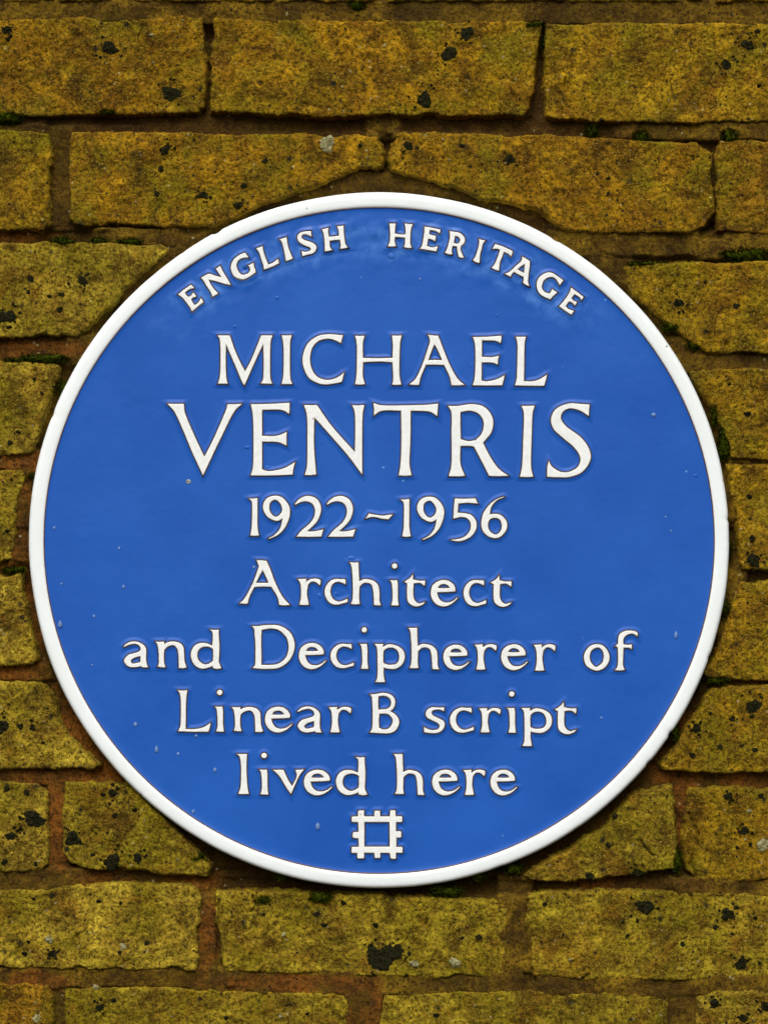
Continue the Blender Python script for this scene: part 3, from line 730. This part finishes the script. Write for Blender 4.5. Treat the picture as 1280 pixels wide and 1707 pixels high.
# every character of the inscription: key, place (None = where it was traced, else the box it fills)
TXT = [(k, None) for k in "E1 N1 G1 L1 I1 S1 H1 H2 E2 R1 I2 T1 A1 G2 E3 M I3 C1 H3 A2 E4 L2 V E5 N2 T2 R2 I4 S2 1 9 2 ~ 5 6".split()]
TXT += [("2", (52.9, 0)), ("1", (252.2, 1.6)), ("9", (255.9, 1.6))]
TXT += [("A3", None), ("r", None), ("c", (541.5, 965, 579.8, 1008)), ("h", (582.7, 937.5, 634.8, 1009)), ("i", (649.3, 939.3, 664.3, 1009.3)), ("t", None),
        ("e", (717.7, 966.9, 762.6, 1010.8)), ("c", (772, 966.9, 809.8, 1010.4)), ("t", (817.3, 958.7, 852.4, 1011.4))]
TXT += [(k, None) for k in "a n d D e c i p h".split()]
TXT += [("e", (738.5, 1074.5, 782.3, 1116.3)), ("r", (790.6, 1073.8, 827, 1116)), ("e", (834.5, 1073.8, 879, 1116.7)), ("r", (888.4, 1074, 924.7, 1117.7)), ("o", None), ("f", None)]
TXT += [("L3", None), ("i", (358.6, 1149.6, 374, 1219.2)), ("n", (386.9, 1178, 439.3, 1219.8)), ("e", (442.3, 1177.5, 488, 1220.4)), ("a", (496.3, 1177.5, 536.8, 1220.7)),
        ("r", (548.4, 1178, 585.6, 1220.4)), ("B", None), ("s", None), ("c", (749.5, 1178.9, 789.3, 1220.9)), ("r", (798, 1179.9, 833.6, 1220.4)),
        ("i", (843.7, 1152.3, 859, 1221)), ("p", (868.3, 1179.6, 918.9, 1243.2)), ("t", (923.8, 1169.5, 960, 1223.3))]
TXT += [("l", None), ("i", (432, 1254.5, 448, 1323.8)), ("v", None), ("e", (507, 1282.5, 554.3, 1324.9)), ("d", (560.6, 1260.8, 612.4, 1324.9)),
        ("h", (656.3, 1256.3, 706.9, 1324.5)), ("e", (720, 1282.5, 766, 1324.9)), ("r", (771.8, 1282.5, 808, 1324.5)), ("e", (816.8, 1282.5, 861.4, 1325)), ("emblem", None)]

def catmull(p0, p1, p2, p3, t):
    return 0.5 * ((2 * p1) + (-p0 + p2) * t + (2 * p0 - 5 * p1 + 4 * p2 - p3) * t * t + (-p0 + 3 * p1 - 3 * p2 + p3) * t ** 3)

def sample(pts, step=1.5):
    P = np.array([(x, y) for x, y, c in pts]); C = [c for _, _, c in pts]
    n = len(P); out = []
    for i in range(n):
        j = (i + 1) % n
        p1, p2 = P[i], P[j]
        p0 = P[i - 1] if not C[i] else p1 - (p2 - p1)
        p3 = P[(i + 2) % n] if not C[j] else p2 + (p2 - p1)
        if C[i] and not C[j]:      # leave a corner along the curve's own bend
            p0 = p1 - (p2 - p1) * 0.6 - (p1 - (2 * p2 - P[(i + 2) % n])) * 0.2
        m = max(1, int(np.hypot(*(p2 - p1)) / step))
        for k in range(m):
            out.append(catmull(p0, p1, p2, p3, k / m))
    return np.array(out)

def area(c):
    x, y = c[:, 0], c[:, 1]
    return 0.5 * np.sum(x * np.roll(y, -1) - np.roll(x, -1) * y)

def normals(c):
    e = np.roll(c, -1, 0) - c
    e = e / (np.linalg.norm(e, axis=1, keepdims=True) + 1e-9)
    n1 = np.stack([e[:, 1], -e[:, 0]], -1)
    n0 = np.roll(n1, 1, 0)
    m = n0 + n1
    m = m / (np.linalg.norm(m, axis=1, keepdims=True) + 1e-9)
    cs = np.clip((m * n1).sum(1), 0.55, 1)
    return m / cs[:, None]

def sweep(contours, prof, zoff, org):
    V, F = [], []; base = 0
    for c in contours:
        nn = normals(c); n = len(c); m = len(prof)
        for (d, z_) in prof:
            q = c + nn * d
            V.append(P3(q[:, 0], q[:, 1], z_ + np.zeros(n) + (zoff if d < 2.0 else face_z(q[:, 0], q[:, 1]) - ZF)))
        i0, j0 = np.meshgrid(np.arange(m - 1), np.arange(n), indexing='ij')
        j1 = (j0 + 1) % n
        F.append(base + np.stack([i0 * n + j0, (i0 + 1) * n + j0, (i0 + 1) * n + j1, i0 * n + j1], -1).reshape(-1, 4))
        base += n * m
    return np.concatenate(V) - org, np.concatenate(F)

dg = None
for ti, (key, place) in enumerate(TXT):
    cs = G[key]
    if place is not None:
        if len(place) == 2:
            cs = [[(x + place[0], y + place[1], c) for x, y, c in k] for k in cs]
        else:
            al = np.array([(x, y) for k in cs for x, y, _ in k])
            lo, hi = al.min(0), al.max(0)
            sx = (place[2] - place[0]) / (hi[0] - lo[0]); sy = (place[3] - place[1]) / (hi[1] - lo[1])
            cs = [[(place[0] + (x - lo[0]) * sx, place[1] + (y - lo[1]) * sy, c) for x, y, c in k] for k in cs]
    cs = [sample(k) for k in cs]
    for i in range(len(cs)):
        depth = sum(1 for j in range(len(cs)) if j != i and poly_sdf(cs[i][:1, 0], cs[i][:1, 1], [tuple(p) for p in cs[j]])[0] > 0)
        # y runs down: positive area turns the normal outwards from the white
        if (area(cs[i]) > 0) != (depth % 2 == 0):
            cs[i] = cs[i][::-1].copy()
    ctr = np.concatenate(cs).mean(0)
    zf = float(face_z(np.array([ctr[0]]), np.array([ctr[1]]))[0]) - ZF
    org = P3(ctr[0], ctr[1], ZF)
    # white body: filled flat curve with a rounded edge
    cu = bpy.data.curves.new("letter", 'CURVE')
    cu.dimensions = '2D'; cu.fill_mode = 'FRONT'
    for c in cs:
        sp = cu.splines.new('POLY')
        sp.points.add(len(c) - 1)
        sp.points.foreach_set("co", np.column_stack([(c[:, 0] - ctr[0]) * K, -(c[:, 1] - ctr[1]) * K, np.zeros(len(c)), np.ones(len(c))]).ravel())
        sp.use_cyclic_u = True
    cu.offset = -1.0 * K
    cu.bevel_depth = 1.0 * K; cu.bevel_resolution = 2; cu.extrude = 1.3 * K
    tmp = bpy.data.objects.new("tmp", cu)
    scene.collection.objects.link(tmp)
    dg = bpy.context.evaluated_depsgraph_get()
    me = bpy.data.meshes.new_from_object(tmp.evaluated_get(dg))
    bpy.data.objects.remove(tmp); bpy.data.curves.remove(cu)
    co = np.empty(len(me.vertices) * 3, np.float32); me.vertices.foreach_get("co", co); co = co.reshape(-1, 3)
    co = np.column_stack([co[:, 0], -co[:, 2] - (0.3 + zf) * K, co[:, 1]])
    me.vertices.foreach_set("co", co.astype(np.float32).ravel())
    me.polygons.foreach_set("use_smooth", np.zeros(len(me.polygons), bool))
    me.materials.clear()
    nm = "emblem" if key == "emblem" else ("numeral" if key in "19256" else ("dash" if key == "~" else "letter"))
    me.name = nm; me.update()
    lo_ = link(nm, me, M_letter, plaque, org - PORG)
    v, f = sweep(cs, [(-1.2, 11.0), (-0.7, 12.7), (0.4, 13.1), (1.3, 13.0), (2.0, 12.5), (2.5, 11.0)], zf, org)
    link("outline", mesh_np("outline", v, f), M_line, lo_)
    v, f = sweep(cs, [(2.2, 12.1), (3.0, 12.1), (4.0, 11.85), (5.2, 11.5), (6.6, 11.2), (8.0, 11.0), (9.5, 10.7)], zf, org)
    link("glaze_edge", mesh_np("glaze_edge", v, f), M_blue, lo_)

# ------------------------------------------------------------------ chip in the glaze, blisters
def dome(name, x, y, rx, ry, h, tear=0.0, NA=18, NR=6, sink=0.4):
    vs = [(x, y, h)]
    for k in range(1, NR + 1):
        f = k / NR
        for q in range(NA):
            t_ = q / NA * 2 * math.pi
            nar = 1 - tear * max(0.0, -math.sin(t_)) * 0.8 * abs(math.sin(t_))
            vs.append((x + rx * f * math.cos(t_) * nar, y + ry * f * math.sin(t_) * (1 + tear * 0.6 * (math.sin(t_) < 0)), h * math.sqrt(max(0, 1 - f * f)) - (sink if k == NR else 0)))
    vs = np.array(vs)
    zb = face_z(vs[:, 0], vs[:, 1])
    org = P3(x, y, float(face_z(np.array([x]), np.array([y]))[0]))
    co = P3(vs[:, 0], vs[:, 1], vs[:, 2] + zb) - org
    fc = []
    for q in range(NA):
        b = (q + 1) % NA
        fc.append((0, 1 + b, 1 + q))
        for k in range(NR - 1):
            p, s = 1 + k * NA, 1 + (k + 1) * NA
            fc.append((p + q, p + b, s + b)); fc.append((p + q, s + b, s + q))
    # closed underside
    n = len(co); co = np.concatenate([co, [co[1 + (NR - 1) * NA:].mean(0)]])
    for q in range(NA):
        s = 1 + (NR - 1) * NA
        fc.append((n, s + q, s + (q + 1) % NA))
    return mesh_np(name, co, np.array(fc)), org

for (x, y, rx, ry, h) in [(315, 803, 4.5, 4.0, 0.8)]:
    me, org = dome("chip", x, y, rx, ry, h)
    link("chip", me, M_chip, plaque, org - PORG)
for (x, y, rx, ry, h) in [(586, 931, 8, 5, 1.2), (413, 746, 6, 3, 0.8), (445, 780, 8, 4, 0.8), (392, 545, 4, 3, 0.8), (785, 610, 3, 4, 0.6), (652, 428, 7, 5, 1.0),
                          (560, 990, 4, 4, 0.7), (533, 993, 5, 5, 0.6), (462, 497, 4, 3, 0.8), (827, 527, 3, 2, 0.7), (1158, 793, 4, 3, 0.6), (535, 738, 2, 2, 0.5)]:
    me, org = dome("glaze_blister", x, y, rx, ry, h, sink=0.6)
    link("glaze_blister", me, M_blue, plaque, org - PORG)

# ------------------------------------------------------------------ water drops on the glaze
SMALL = "clear round water droplet, small, clinging to the blue glazed face of the plaque"
DROPS = [(102, 1041, 4.2, 5.6, 2.6, 0.9, "teardrop of clear water hanging beside the white rim at the plaque's edge"),
         (262, 1249, 3.6, 5.6, 2.4, 0.7, "long water drop low on blue glaze outside the letter L of Linear"),
         (530, 1377, 4.4, 6.0, 2.8, 0.3, "oval water drop on blue glaze beside the square white emblem"),
         (1125, 1059, 3.4, 6.0, 2.4, 0.5, "narrow water drop on blue glaze past the letter f of the word of"),
         (1088, 692, 4.0, 4.0, 2.0, 0.0, "round water drop on blue glaze past the S of the surname")]
DROPS += [(x, y, r, r * 1.15, r * 0.55, 0.1, SMALL) for x, y, r in
          [(227, 1207, 3.6), (298, 1256, 2.6), (359, 1283, 3.2), (323, 1352, 3.0), (92, 880, 2.2), (200, 914, 2.6), (207, 978, 2.8), (158, 1027, 2.4),
           (328, 1226, 2.6), (104, 973, 2.0), (424, 945, 2.4), (1117, 885, 1.8), (1108, 862, 1.6), (700, 466, 1.8), (1001, 1196, 2.2), (155, 1108, 1.8)]]
NEAR = {(227, 1207): "round water droplet on blue glaze halfway between the white rim and the L of Linear",
        (328, 1226): "tiny water droplet hanging just under the foot of the L of Linear",
        (424, 945): "tiny water droplet beside the sloping stroke of the A of Architect",
        (359, 1283): "round water droplet on blue glaze beside the l of lived",
        (323, 1352): "round water droplet near the white rim below the word lived"}
DROPS = [(x, y, rx, ry, h, tear, NEAR.get((x, y), lab)) for (x, y, rx, ry, h, tear, lab) in DROPS]
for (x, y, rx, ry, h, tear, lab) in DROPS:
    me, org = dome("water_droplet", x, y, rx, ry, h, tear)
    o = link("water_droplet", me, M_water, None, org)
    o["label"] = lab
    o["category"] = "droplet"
    o["group"] = "water drops on the plaque"
